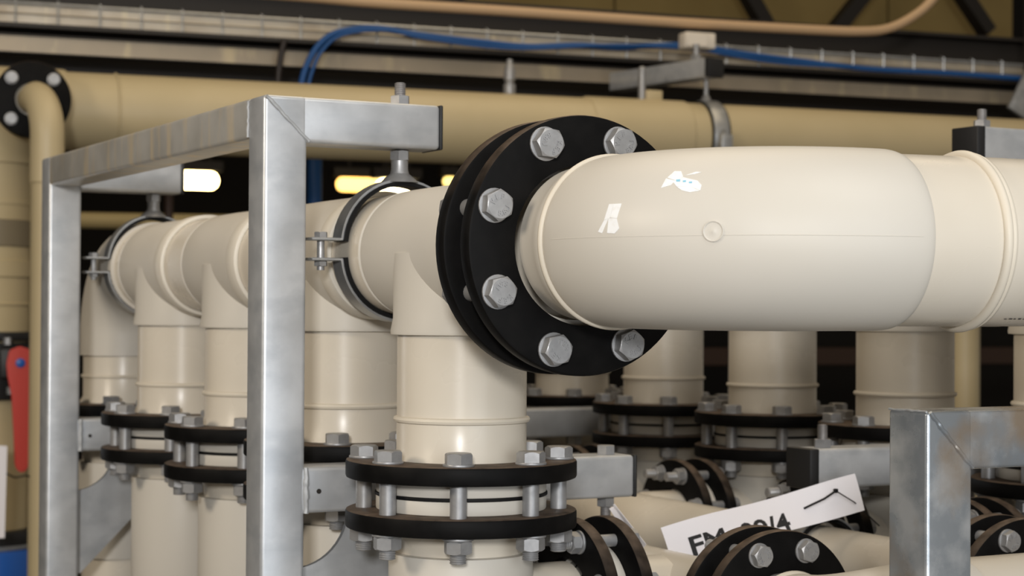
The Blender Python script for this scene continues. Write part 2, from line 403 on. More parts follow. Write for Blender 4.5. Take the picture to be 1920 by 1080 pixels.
# ------------------------------------------------------------------ lower risers below the level flanges
def make_riser(label, loc, side):
    """loc at the underside of the joint; side = +1/-1: which way the small branch leaves"""
    t = thing('riser_pipe', label, 'pipe', loc)
    obj('riser_stub', lathe([(.086, TH), (.086, -.004), (.0800, -.016), (.0800, -.034)], 64), M['pipe'], t)
    obj('coupling', lathe([(.0800, -.030), (.0880, -.031), (.0890, -.034), (.0890, -.21), (.088, -.213), (.08, -.214)], 64), M['fitting'], t)
    obj('lower_pipe', lathe([(.0800, -.21), (.0800, ZF-loc[2])], 64), M['pipe'], t)
    zc = -.375-loc[2]
    obj('side_branch', lathe([(.055, .04), (.055, .150)], 40, mtx=TR(0, 0, zc) @ RY(side*PI/2)), M['pipe'], t)
    return t
RZ0 = FZ-2*TH-GAP
make_riser('beige riser pipe below the front level flange, with wider coupling', (0, 0, RZ0), 1)
rl = ['beige riser pipe seen beside the gusset behind the tall front post', 'beige riser pipe just left of the tall front post', 'beige riser pipe second from the front post on its left',
      'rearmost beige riser pipe, beside the rear post gusset']
for k, lb in enumerate(rl): make_riser(lb, (0, PITCH*(k+1), RZ0), 1)
rl2 = {-1: 'beige riser pipe at the right picture edge behind the right post', 0: 'beige riser pipe behind the short black-capped bar', 1: 'beige riser pipe above the white paper tag',
       2: 'beige riser pipe behind the two small far flange discs', 3: 'rearmost beige riser pipe of the right row'}
for k, lb in rl2.items(): make_riser(lb, (H2X, H2Y+PITCH*k, RZ0), -1)

# small flanges: on the cross branches and on the low headers
LZ = -.375
def small_flange(label, loc, rot, phi=P22, marks=False, gap=.032, group=None):
    return flange_joint('small_pipe_flange', label, .110, .060, .018, gap, .180, 8, phi, .0080, .0139, .0150, .013, .020, .077, loc, rot, marks, group)
XR = (0, PI/2, 0)
x0 = .150+2*.018+.032
sf = small_flange('small black upright flange under the lower bar, edge on, right of the front level flange', (x0, 0, LZ), XR, P22)
for k, lb in enumerate(['small upright flange low behind the tall front post, second in the left row', 'small upright flange low in the left row, third', 'small upright flange low in the left row, fourth']):
    dup(sf, (x0, PITCH*(k+1), LZ), lb)
x2 = H2X-.150
for k, lb in {-1: 'small upright flange low behind the right post', 0: 'small upright flange low between paper tag and right post, dark behind the tie',
              1: 'pair of small dark flange discs above the far low header, behind the paper tag', 2: 'small upright flange low in the right row, third',
              3: 'small upright flange low in the right row, rearmost'}.items():
    dup(sf, (x2, H2Y+PITCH*k, LZ), lb)
# low headers and the short cross pipes that feed them
LX1, LX2 = .322, .685
def low_header(label, x, y0, y1, taps, side, xr):
    t = thing('low_header_pipe', label, 'pipe', (x, y0, LZ))
    obj('pipe_wall', lathe([(.055, 0), (.055, y1-y0)], 48, mtx=RX(-PI/2)), M['pipe'], t)
    for y in taps:
        L = abs(xr-x)
        obj('cross_pipe', lathe([(.055, .03), (.055, L)], 40, mtx=TR(0, y-y0, 0) @ RY(side*PI/2)), M['pipe'], t)
    return t
low_header('beige low header pipe running back from the bottom flange, under the paper tag', LX1, -.20, 1.75, [PITCH*k for k in range(4)], -1, x0-.012)
low_header('beige low header pipe farther right, passing behind the paper tag', LX2, -.22, 1.95, [H2Y+PITCH*k for k in range(-1, 4)], 1, x2-.068+.012)
YL = -.226
small_flange('black bolted flange at the bottom of the picture, in front of the paper tag', (LX1, YL, LZ), (PI/2, 0, 0), math.radians(24), True)
small_flange('black bolted flange in the lower right corner, right of the right post', (LX2, YL-.03, LZ), (PI/2, 0, 0), math.radians(22), True)
t = thing('blind_end', 'beige closed stub in the lower right corner flange', 'pipe fitting', (LX2, YL-.03, LZ))
obj('cap_plate', lathe([(.0585, .03), (.0585, -.010), (.055, -.016), (.02, -.020)], 40, mtx=RX(-PI/2)), M['fitting'], t)
# low elbow and pipe to the right
t = thing('low_outlet_pipe', 'tan beige pipe leaving the bottom flange and running right behind the right post', 'pipe', (LX1, YL, LZ))
bm = bmesh.new(); add_torus(bm, .0605, .0035, -.018, 48, 8, RX(-PI/2)); obj('weld_bead', bm, M['bead'], t)
pts = [(0, .04, 0), (0, -.015, 0), (0, -.03, 0)]; Rl = .12
for a in range(8, 91, 8):
    q = math.radians(a); pts.append((Rl-Rl*math.cos(q), -.03-Rl*math.sin(q), .026*(1-math.cos(PI*a/90))/2))
pts += [(Rl+.02, -.03-Rl, .026)]
obj('elbow_body', sweep(pts, [.058]*2+[.062]*(len(pts)-2), 48), M['fitting'], t)
obj('pipe_wall', lathe([(.0605, .13), (.0605, 1.5)], 48, mtx=TR(0, -.03-Rl, .026) @ RY(PI/2)), M['pipe'], t)

# ------------------------------------------------------------------ the big elbow in front
ER, EY0 = .202, FY-.074
t = thing('large_elbow', 'large beige elbow in front, leaving the upright flange towards the right', 'pipe fitting', (0, FY, HZ+.0005))
TURN = math.radians(81.9)
def el(a):      # centreline in elbow-local coordinates, a = turned angle; also the outward direction
    th = -PI/2+a
    c = Vector((ER+ER*math.sin(th), -(FY-EY0)-ER*math.cos(th), 0)); out = Vector((math.sin(th), -math.cos(th), 0))
    return c, out, Vector((math.cos(th), math.sin(th), 0))
def rbody(f):   # body radius along the bend, f in 0..1
    return .0912+.0010*math.sin(PI*min(1, max(0, f)))
N = 40
pts, rad = [], []
pts.append(Vector((0, -.063, 0))); rad.append(.0885)
pts.append(Vector((0, -.0665, 0))); rad.append(.0905)
for i in range(N+1):
    pts.append(el(TURN*i/N)[0]); rad.append(rbody(i/N))
ce, oe, te = el(TURN)
for d, r in ((.005, .0910), (.010, .0903), (.0135, .0892), (.0150, .0882), (.0152, .0868)):
    pts.append(ce+te*d); rad.append(r)
obj('elbow_body', sweep(pts, rad, 96), M['fitting'], t)
obj('stub_pipe', lathe([(.0835, -TH), (.0835, -.004), (.0840, -.025), (.0875, -.040), (.0895, -.048), (.0900, -.060), (.0880, -.066)], 96, mtx=RX(-PI/2)), M['fitting'], t)
bm = bmesh.new(); add_torus(bm, .0898, .0038, -.062, 96, 10, RX(-PI/2)); obj('weld_bead', bm, M['bead'], t)
def espt(a, phi, off=0.):
    c, o, _ = el(a); r = rbody(a/TURN)+off
    return c+(o*math.cos(phi)+Vector((0, 0, 1))*math.sin(phi))*r
# moulding mark and the parting line of the moulding
a0 = math.radians(41.8)
c0 = espt(a0, .04); n0 = (espt(a0, .04, .01)-c0).normalized()
m0 = Matrix.Translation(c0) @ n0.to_track_quat('Z', 'Y').to_matrix().to_4x4()
bm = bmesh.new(); add_lathe(bm, [(.0102, -.003), (.0102, .0010), (.0096, .0013), (.0090, .0010), (.0085, .0004), (.003, .0003), (.002, .0007), (.0005, .0008)], 32, m0, cap1=True); obj('moulding_mark', bm, M['fitting'], t)
obj('parting_line', sweep([espt(TURN*i/40, .0, -.0002) for i in range(1, 41)], .0005, 6), M['fitting'], t)
def patch(polys, a, phi, sa, sp, off, m, name):
    bm = bmesh.new()
    for poly in polys:
        lo = [bm.verts.new(espt(a+x*sa, phi+y*sp, off*.2)) for x, y in poly]; hi = [bm.verts.new(espt(a+x*sa, phi+y*sp, off)) for x, y in poly]
        n = len(poly); bm.faces.new(hi)
        for i in range(n): bm.faces.new((lo[i], lo[(i+1) % n], hi[(i+1) % n], hi[i]))
    o = obj(name, bm, m, t, smooth=False); return o
A1, B1 = math.radians(19.5), .20
patch([[(-.3, 1), (.15, 1), (.08, .05), (-.5, -.1)], [(-.5, -.12), (-.1, .0), (-.60, -.95), (-1, -.85)], [(.17, 1), (.9, 1), (.7, 0), (.1, .05)], [(-.08, .03), (.7, -.02), (1, -.7), (.6, -1), (-.1, -.95)]],
      A1, B1, math.radians(2.6), .165, .0004, M['sticker'], 'sticker_remnant')
A2, B2 = math.radians(34.3), .62
patch([[(-.8, .35), (-.55, 1), (-.2, .95), (.0, .4), (-.3, .05)], [(-.95, -.55), (-.85, .3), (-.35, .05), (-.5, -.35)], [(-.45, .0), (.0, .35), (.5, .1), (.45, -.5), (-.2, -.45)], [(.5, .1), (.75, .0), (1, -.4), (.98, -.85), (.45, -.5)],
       [(-.2, -.47), (.45, -.5), (.95, -.87), (.5, -.98), (.1, -.8)], [(.05, .5), (.55, .85), (.85, .8), (.5, .62)]], A2, B2, math.radians(4.4), .15, .0004, M['sticker'], 'sticker_remnant')
patch([[(-.30, .12), (-.1, .15), (-.08, -.05), (-.26, -.05)], [(.05, .02), (.2, .05), (.22, -.1), (.08, -.12)], [(.36, -.1), (.52, -.08), (.52, -.22), (.38, -.22)]], A2, B2, math.radians(4.4), .15, .0007, M['stickerblue'], 'faded_print')
# straight pipe after the elbow
t = thing('outlet_pipe', 'thick straight beige pipe from the large elbow to the right picture edge', 'pipe', Vector((0, FY, HZ+.0005))+ce)
mtx = RZ(math.atan2(te.y, te.x)) @ RY(PI/2)
obj('pipe_wall', lathe([(.0868, .014), (.0868, .145), (.0865, .150), (.0865, 1.4)], 96, mtx=mtx), M['pipe'], t)
bm = bmesh.new(); add_torus(bm, .0880, .0050, .0980, 96, 10, mtx); add_torus(bm, .0875, .0038, .1050, 96, 8, mtx); obj('weld_bead', bm, M['bead'], t)
bm = bmesh.new()
for q in (.128, .1335, .1390, .1445, .150, .156, .1615):
    a = -1.13
    for dq in (0, .0022):
        v = [mtx @ Vector((.0873*math.cos(b_), .0873*math.sin(b_), q+dd)) for b_, dd in ((0, 0), )]
    pos = lambda ang, s: te*s + (te.cross(Vector((0, 0, 1)))*math.cos(ang)+Vector((0, 0, 1))*math.sin(ang))*.0874
    w_ = random.uniform(.0025, .0045); h_ = random.uniform(.012, .03)
    bm.faces.new([bm.verts.new(x) for x in (pos(a, q), pos(a, q+w_), pos(a+h_, q+w_), pos(a+h_, q))])
obj('faded_ink_print', bm, M['ink'], t, smooth=False)

# ------------------------------------------------------------------ steel frames
S = .059; BEV = .0058
def weld_path(pts, r=.0032, step=.004):
    P = []
    for a, b in zip(pts, pts[1:]):
        a, b = Vector(a), Vector(b); n = max(1, int((b-a).length/step))
        P += [a.lerp(b, i/n) for i in range(n)]
    P.append(Vector(pts[-1]))
    P = [p+Vector([random.uniform(-.0005, .0005) for _ in range(3)]) for p in P]
    return sweep(P, [r*random.uniform(.8, 1.2) for _ in P], 8)
def bar(name, t, a, b, m='galv'): return obj(name, box(a, b, BEV, 4), M[m], t)
UT, LT = .270, -.203         # tops of upper and lower bars
def bay_frame(label, px, y0, x1u, x1l, sgn, UT=UT):
    """px: post's outer x; sgn=+1: arms reach +x (left bay), -1: arms reach -x"""
    pa, pb = (px, px+S) if sgn > 0 else (px-S, px)
    t = thing('support_frame', label, 'steel frame', ((pa+pb)/2, y0+S/2, ZF))
    O = Vector(t.location)
    def L(x, y, z): return (x-O.x, y-O.y, z-O.z)
    def B(name, a, b, m='galv'): return bar(name, t, L(*a), L(*b), m)
    bmx = bmesh.new()
    ys = [y0, y0+3*PITCH]
    for i, y in enumerate(ys):
        B('post', (pa, y, ZF), (pb, y+S, UT))
        q = pb if sgn > 0 else pa
        for nm, z, x1 in (('upper_arm', UT, x1u), ('lower_arm', LT, x1l)):
            lo, hi = (q-.03, x1) if sgn > 0 else (x1, q+.03)
            B(nm, (lo, y+.0004, z-S), (hi, y+S-.0004, z-.0002))
            c0_, c1_ = (x1-.001, x1+.004) if sgn > 0 else (x1-.012, x1+.005)
            obj('end_cap', box(L(c0_, y-.0002, z-S-.0002), L(c1_, y+S+.0002, z+.0002), .002, 2), M['black'], t)
        # welds: the mitre across the face, the seam at the lower arm
        if sgn > 0:
            obj('weld_seam', weld_path([L(pa+.003, y-.0003, UT-.002), L(pb+.002, y-.0003, UT-S+.002)], .0026), M['weld'], t)
            obj('weld_seam', weld_path([L(pb+.002, y+.001, LT-.001), L(pb+.002, y+.001, LT-S)], .0042), M['weld'], t)
        # gusset with a rat hole in the corner
        e = q; s = sgn; zc = LT-S
        arc = [(e+s*.074*math.cos(a), zc-.074*math.sin(a)) for a in [i*PI/2/12 for i in range(13)]]
        poly = [(e+s*.235, zc)] + arc + [(e, zc-.225), (e+s*.012, zc-.225)]
        mtx = TR(-O.x, y+S*.62-O.y, -O.z) @ RX(PI/2)
        bm = bmesh.new(); add_prism(bm, poly, -.004, .004, mtx); obj('gusset', bm, M['galv'], t, smooth=False)
        # small vent hole plug in the lower arm
        hx = q+s*.019
        bm = lathe([(.0032, 0), (.0032, .0008)], 16, mtx=TR(*L(hx, y+.0002, LT-S*.53)) @ RX(PI/2)); obj('vent_hole', bm, M['dark'], t)
    # side rail between the posts
    B('side_rail', (pa, ys[0]+S-.002, UT-.052), (pb, ys[1]+.002, UT), 'galvrail')
    if sgn > 0:
        obj('weld_seam', weld_path([L(pa+.0006, y0+S+.001, UT-.003), L(pa+.0006, y0+S+.001, UT-.050)], .0022), M['weld'], t)
    return t
PY, PY2 = .160, .137
bay_frame('tall galvanised steel frame left of centre holding the left pipe row', -.2015, PY, .046, .352, 1)
bay_frame('galvanised steel frame at right whose black-capped arms show behind the elbow pipe', 1.360, PY2, .972, .652, -1, UT=.290)
# right front frame
t = thing('front_frame', 'galvanised steel frame corner at lower right, nearest to the camera', 'steel frame', (.27, -.55, ZF))
def L3(x, y, z): return (x-.27, y+.55, z-ZF)
FX, FY3, FT = .2395, -.578, -.1015; S3 = .0605
obj('post', box(L3(FX, FY3, ZF), L3(FX+S3, FY3+S3, FT), .0042, 4), M['galv2'], t)
obj('post', box(L3(FX+1.1, FY3, ZF), L3(FX+1.1+S3, FY3+S3, FT), .0042, 4), M['galv2'], t)
obj('top_rail', box(L3(FX+S3-.03, FY3+.0004, FT-S3), L3(FX+1.104, FY3+S3-.0004, FT-.0002), .0042, 4), M['galv2'], t)
obj('weld_seam', weld_path([L3(FX+.003, FY3-.0003, FT-.001), L3(FX+S3+.001, FY3+.0006, FT-S3+.001)], .0024), M['galv2'], t)
obj('weld_seam', weld_path([L3(FX+.001, FY3+.002, FT), L3(FX+.001, FY3+S3, FT)], .0012), M['weld'], t)

# ------------------------------------------------------------------ hanging clamps
def make_clamp(label, loc, r, ztop, lift, boss, bolt_x=.030, arm=S, wid=.030, nutmat='zinc', rodtop=.030, name='pipe_clamp'):
    """ring round a pipe along Y; hangs on a rod from a bar whose top is ztop above the pipe axis"""
    t = thing(name, label, 'pipe clamp', loc)
    ri, ro = r+.0060, r+.0092; half = wid/2; AE = .095
    def arc(r0, r1, a0, a1, dz, hw, n=28):
        bm = bmesh.new(); prev = None
        for i in range(n+1):
            a = a0+(a1-a0)*i/n
            q = [bm.verts.new((rr_*math.cos(a), y, rr_*math.sin(a)+dz)) for rr_, y in ((r0, -hw), (r1, -hw), (r1, hw), (r0, hw))]
            if prev:
                for k in range(4): bm.faces.new((prev[k], prev[(k+1) % 4], q[(k+1) % 4], q[k]))
            else: bm.faces.new(q)
            prev = q
        bm.faces.new(prev); return bm
    g = .0
    for nm, a0, a1, dz, sg in (('upper_strap', AE, PI-AE, lift, 1), ('lower_strap', PI+AE, 2*PI-AE, 0, -1)):
        bm = arc(ri, ro, a0, a1, dz, half)
        for s in (-1, 1):
            z = dz+sg*ri*math.sin(AE)
            xs = sorted((s*(ri-.001), s*(ro+.040))); add_box(bm, (xs[0], -half, z-.002), (xs[1], half, z+.002), .001, 1)
        st = obj(nm, bm, M['strap'], t)
        obj('rubber_lining', arc(r+.0006, ri-.0002, a0-.03, a1+.03, dz, half+.003), M['rubber'], st)
    zu, zl = lift+ri*math.sin(AE), -ri*math.sin(AE)
    for s in (-1, 1):
        x = s*(ro+.022)
        bm = bmesh.new(); add_hex(bm, .0090, zu+.002, zu+.0095, ch=.001, mtx=TR(x, 0, 0)); add_lathe(bm, [(.005, zu), (.005, zl-.014)], 14, TR(x, 0, 0)); b_ = obj('clamp_bolt', bm, M['zinc'], t, ang=25)
        bm = bmesh.new(); add_hex(bm, .0090, zl-.009, zl-.002, ch=.001, bottom=True, mtx=TR(x, 0, 0)); obj('nut', bm, M['zinc'], b_, ang=25)
    zt = lift+ro
    obj('hanger_boss', lathe([(.026, zt-.004), (.020, zt+.002), (.0125, zt+.008), (.0112, zt+.014), (.0112, zt+boss)], 28), M['zinc'], t)
    rod = bmesh.new(); add_lathe(rod, thread_prof(.0076, zt+boss-.004, ztop+rodtop+.0), 18); obj('threaded_rod', rod, M['zincdark'], t)
    bm = bmesh.new(); add_hex(bm, .0135, ztop-arm-.0145, ztop-arm-.0015, ch=.001, bottom=True); obj('nut', bm, M['zinc'], t, ang=25)
    bm = bmesh.new(); add_hex(bm, .0135, ztop, ztop+.0125, ch=.001); obj('nut', bm, M['zinc'], t, ang=25)
    return t
CY = PY+S/2; CY2 = PY2+S/2
cl = make_clamp('black rubber lined steel clamp hanging from the front upper arm', (0, CY, HZ), .0803, UT-HZ, .010, .026)
dup(cl, (0, CY+3*PITCH, HZ), 'rubber lined steel clamp hanging from the rear upper arm, far end of left row')
make_clamp('steel pipe clamp whose rod and nut show on the capped arm at upper right', (H2X+.006, CY2, HZ), .0803, .290-HZ, .010, .040)
make_clamp('rear steel pipe clamp of the right row, behind the upright flange', (H2X+.006, CY2+3*PITCH, HZ), .0803, .290-HZ, .010, .040)
c2 = make_clamp('small dark clamp with hanger rod under the right end of the lower front arm', (LX1, CY, LZ), .0553, LT-LZ, .006, .012, rodtop=.0, wid=.025, name='small_pipe_clamp')
make_clamp('small clamp on the far low header, rod rising through the black-capped short bar', (LX2, CY2, LZ), .0553, LT-LZ, .006, .012, rodtop=.034, wid=.025, name='small_pipe_clamp')

# ------------------------------------------------------------------ paper tag with cable tie
def paper(name, label, corners, lines, nx=20, ny=5, bow=.006, cat='tag'):
    """corners: bl, br, tr, tl in world; root at bl"""
    bl, br, tr, tl = [Vector(c) for c in corners]
    t = thing(name, label, cat, bl)
    nrm = (br-bl).cross(tl-bl).normalized()
    def P(s, q, off=0.):
        p = (bl*(1-s)+br*s)*(1-q)+(tl*(1-s)+tr*s)*q
        return p-bl+nrm*(off+bow*math.sin(PI*s)*.6+bow*.5*math.sin(2*PI*s+1.3*q)+.0022*math.sin(9*s)*q)
    bm = bmesh.new(); G = {}
    for side, off in ((0, 0), (1, -.0006)):
        for i in range(nx+1):
            for j in range(ny+1): G[side, i, j] = bm.verts.new(P(i/nx, j/ny, off))
    for i in range(nx):
        for j in range(ny):
            bm.faces.new((G[0, i, j], G[0, i+1, j], G[0, i+1, j+1], G[0, i, j+1])); bm.faces.new((G[1, i, j], G[1, i, j+1], G[1, i+1, j+1], G[1, i+1, j]))
    ed = [(i, 0) for i in range(nx)]+[(nx, j) for j in range(ny)]+[(i, ny) for i in range(nx, 0, -1)]+[(0, j) for j in range(ny, 0, -1)]
    for k in range(len(ed)):
        a, b = ed[k], ed[(k+1) % len(ed)]; bm.faces.new((G[0, a[0], a[1]], G[0, b[0], b[1]], G[1, b[0], b[1]], G[1, a[0], a[1]]))
    obj('tag_sheet', bm, M['paper'], t)
    w_, h_ = (br-bl).length, (tl-bl).length
    for s, size, sx, qy in lines:
        tb = text_mesh(s, size, .0001, None, None, .0011)
        bmesh.ops.subdivide_edges(tb, edges=[e for e in tb.edges if e.calc_length() > .012], cuts=2)
        for v in tb.verts:
            v.co = P(sx+v.co.x/w_, qy+.74*v.co.y/h_, .0004+v.co.z)
        obj('lettering', tb, M['ink'], t, smooth=False)
    return t, P
def W(px, py, v):        # a point seen at (px, py), v metres in front of the camera
    u = (px-960)/FPX*v; q = XY(u, v); q.z = (580+.0062*(px-960)-py)*v/FPX; return q
tg, TP = paper('paper_tag', 'white paper tag with black letters tied over the low pipes', [W(1264, 1057, 2.46), W(1623, 956, 2.62), W(1600, 891, 2.66), W(1238, 992, 2.48)], [('FM', .050, .180, .24), ('09/4', .050, .475, .22)], bow=.012)
obj('cable_tie', sweep([TP(.70, .48, .001), TP(.73, .5, .004), TP(.80, .55, .006), TP(.865, .66, .005)], .0016, 8), M['rubber'], tg)
obj('tie_head', box((-.003, -.003, -.003), (.003, .003, .003), .001, 1, mtx=Matrix.Translation(TP(.868, .67, .005))), M['rubber'], tg)
q = W(1650, 985, 2.72)-Vector(tg.location)
obj('tie_strap', sweep([TP(.868, .67, .005), TP(.95, .25, .004), q.lerp(TP(.95, .25, .004), .3), q], .0010, 6), M['rubber'], tg)
paper('paper_tag', 'narrow paper tag seen edge on, leaning right of the small hanger rod', [W(1200, 1038, 2.46), W(1214, 1020, 2.44), W(1156, 944, 2.50), W(1147, 954, 2.52)], [], 6, 3, .002)

# ------------------------------------------------------------------ far pipe run along the hall
def HP(px, py, y):       # point on the plane `y` metres beyond the camera in the hall frame
    k = (px-960)/FPX     # u = k v ; hall y = -u dV + v dU
    v = y/(dU-k*dV); return W(px, py, v), v
YB = 5.17*(dU+.2382*dV)
z_ax = .556
def hx(px, y=YB):
    k = (px-960)/FPX; v = y/(dU-k*dV); return k*v*dU+v*dV
def Hpt(x, y, z): return Vector((o0.x+BX.x*x+BY.x*y, o0.y+BX.y*x+BY.y*y, z))
def hthing(name, label, cat, x, y, z, group=None): return thing(name, label, cat, Hpt(x, y, z), (0, 0, BANG), group)
XA = hx(118); XE = hx(2300)
t = hthing('far_pipe', 'large tan pipe running across the background behind both frames', 'pipe', XA, YB, z_ax)
mx = RY(PI/2)
obj('pipe_wall', lathe([(.1115, .0), (.1115, XE-XA)], 64, mtx=mx), M['oldpipe'], t)
xa, xb = hx(1092)-XA, hx(1276)-XA
obj('coupling', lathe([(.112, xa), (.1165, xa+.004), (.1165, xb-.004), (.112, xb)], 64, mtx=mx), M['oldpipe'], t)
bm = bmesh.new(); add_torus(bm, .1125, .004, hx(212)-XA, 64, 8, mx); obj('weld_bead', bm, M['oldpipe'], t)
t = hthing('far_pipe_tee', 'large tan pipe tee at the upper left corner, carrying a black flange', 'pipe fitting', XA, YB, z_ax)
bm = lathe([(.117, -.46), (.118, -.45), (.118, -.01), (.1155, 0)], 64, mtx=mx)
xc = hx(-22)-XA
add_lathe(bm, [(.116, 0), (.116, -.135), (.119, -.14), (.119, -.158), (.112, -.16)], 56, TR(xc, 0, 0))
add_lathe(bm, [(.088, 0), (.088, .150)], 40, TR(hx(45)-XA, 0, 0) @ RX(PI/2))
obj('tee_body', bm, M['oldpipe'], t)
fx = hx(45)
tf = flange_joint('far_pipe_flange', 'black bolted flange at the upper left edge with a thin pipe elbow', .104, .046, .018, .012, .158, 4, PI/4, .0095, .0165, .0180, .013, .01, .060, Hpt(fx, YB-.200, z_ax+.008), (PI/2, 0, BANG))
t = hthing('thin_drop_pipe', 'thin tan pipe curving out of the upper left flange and dropping to the floor', 'pipe', fx, YB-.20, z_ax+.008)
pts = [(0, .04, 0), (0, -.03, 0)]
dx = hx(86, YB-.33)-fx
for a in range(10, 91, 10):
    q = math.radians(a); pts.append((dx*math.sin(q)*1.0, -.03-.10*math.sin(q), -.11*(1-math.cos(q))))
pts += [(dx, -.13, -.14)]
obj('elbow_body', sweep(pts, [.040]*2+[.0445]*9+[.0445], 32), M['oldpipe'], t)
obj('pipe_wall', lathe([(.0415, -.13), (.0415, ZF-z_ax-.008)], 32, mtx=TR(dx, -.13, 0)), M['oldpipe'], t)
bm = bmesh.new(); add_lathe(bm, [(.0450, -.14), (.0450, -.235), (.0415, -.238)], 32, TR(dx, -.13, 0)); obj('coupling', bm, M['oldpipe'], t)
# thick drop pipe with valve at the left edge
xd = hx(-22)
t = hthing('drop_pipe', 'thick tan drop pipe with couplings at the left picture edge', 'pipe', xd, YB, z_ax)
def zpx(y, v=5.0): return (574-y)*v/FPX-z_ax
obj('pipe_wall', lathe([(.1120, -.15), (.1120, ZF-z_ax)], 56), M['oldpipe'], t)
for ya, yb_, r, m in ((372, 384, .114, 'oldpipe'), (410, 462, .1165, 'grey'), (486, 520, .1165, 'oldpipe'), (566, 574, .1150, 'oldpipe')):
    obj('coupling', lathe([(.111, zpx(ya)), (r, zpx(ya)-.003), (r, zpx(yb_)+.003), (.111, zpx(yb_))], 56), M[m], t)
yv = YB-.02; vv = 4.85
def zv(y): return (574-y)*vv/FPX
t = hthing('lever_valve', 'black valve body with red lever handle on the left drop pipe', 'valve', xd, YB, zv(690))
bm = bmesh.new(); add_ring(bm, ringprof(.112, .150, zv(640)-zv(690), zv(632)-zv(690)+.012, .003), 40); add_ring(bm, ringprof(.112, .132, zv(755)-zv(690), zv(645)-zv(690), .003), 40)
add_box(bm, (.02, -.175, -.03), (.115, -.11, .05), .006, 2)
obj('valve_body', bm, M['black'], t)
hxx = hx(39, YB-.20)-xd
hp = [(-.027, .035), (-.036, .0), (-.034, -.03), (-.024, -.09), (-.020, -.20), (-.019, -.275), (-.012, -.292), (0, -.298), (.012, -.292), (.019, -.275), (.020, -.20), (.024, -.09), (.034, -.03), (.036, 0), (.027, .035), (.0, .046)]
bm = bmesh.new(); add_prism(bm, hp, -.010, .010, TR(hxx, -.195, .012) @ RZ(.0) @ RY(math.radians(-1.5)) @ RX(PI/2)); bmesh.ops.bevel(bm, geom=bm.edges[:], offset=.003, segments=2, affect='EDGES')
hd = obj('lever_handle', bm, M['red'], t)
obj('handle_cap', lathe([(.0125, 0), (.0125, .004), (.009, .006)], 20, mtx=TR(hxx, -.205, .012) @ RX(PI/2)), M['blue'], hd)
for sx, sz in ((-.02, -.075), (-.03, .06)):
    bm = bmesh.new(); add_hex(bm, .011, 0, .02, mtx=TR(hxx+sx, -.15, sz)); obj('nut', bm, M['zinc'], t)
pz = zv(922)
g = 5.0-.13
tq, _ = paper('hanging_paper', 'white sheet of paper hanging at the left edge below the red handle', [W(-40, 1010, 4.72), W(13, 1008, 4.75), W(16, 836, 4.75), W(-40, 832, 4.72)], [], 6, 6, .004, cat='paper')
obj('tie_wire', sweep([(.07, 0, .17), (.10, .01, .155), (.13, 0, .16), (.15, .02, .15)], .0025, 6), M['rubber'], tq)
t = hthing('blue_hand_wheel', 'blue fitting under a black ring at the bottom left corner', 'valve', xd, YB, zv(1090))
bm = bmesh.new(); add_ring(bm, ringprof(.112, .150, -.16, zv(1044)-zv(1090), .012), 40)
obj('blue_collar', bm, M['blue'], t)
bm = bmesh.new(); add_ring(bm, ringprof(.112, .155, zv(1034)-zv(1090), zv(1008)-zv(1090), .003), 40); obj('black_ring', bm, M['black'], t)
bm = bmesh.new(); add_ring(bm, ringprof(.112, .140, zv(1045)-zv(1090), zv(1034)-zv(1090), .002), 40); obj('grey_ring', bm, M['strap'], t)

# ------------------------------------------------------------------ cable tray and channel beam beyond the far pipe
YT = 5.75; vt = YT/(dU+.282*dV)
def zt(y): return (574-y)*vt/FPX
XT0, XT1 = hx(-160, YT), hx(2350, YT)
t = hthing('cable_tray', 'galvanised cable tray with cross wires along the top of the background', 'cable tray', XT0, YT, zt(42))
LTR = XT1-XT0; hT = zt(3)-zt(42)
obj('side_rail', box((0, 0, .004), (LTR, .004, hT), .001, 1), M['tray'], t)
obj('bottom_lip', box((0, -.018, -.012), (LTR, .25, .002), .001, 1), M['dark'], t)
obj('rail_bead', sweep([(0, -.004, hT*.52), (LTR, -.004, hT*.52)], .0035, 6), M['tray'], t)
obj('top_wire', sweep([(0, -.004, hT), (LTR, -.004, hT)], .006, 6), M['strap'], t)
wm = finish(sweep([(0, -.006, -.006), (0, -.006, hT+.010), (0, .010, hT+.014)], .0036, 6), 'cross_wire', M['strap'])
for k in range(int(LTR/.128)): place('cross_wire', wm, t, (k*.128+.03, 0, 0))
t = hthing('channel_beam', 'galvanised channel beam below the cable tray, above the tan pipe', 'beam', XT0, YT+.02, zt(93))
hB = zt(60)-zt(93)
obj('web', box((0, 0, 0), (LTR, .005, hB), .001, 1), M['beam'], t)
obj('top_flange', box((0, -.012, hB-.004), (LTR, .05, hB+.002), .001, 1), M['dark'], t)
obj('bottom_flange', box((0, -.004, -.004), (LTR, .05, 0), .001, 1), M['dark'], t)
t = hthing('dark_girder', 'dark steel girder behind the cable tray', 'beam', XT0, YT+.30, zt(2))
obj('web', box((0, 0, -.26), (LTR, .01, .13), .002, 1), M['dark'], t)
obj('top_flange', box((0, -.06, .13), (LTR, .07, .145), .002, 1), M['dark'], t)
obj('bottom_flange', box((0, -.06, -.27), (LTR, .07, -.26), .002, 1), M['dark'], t)

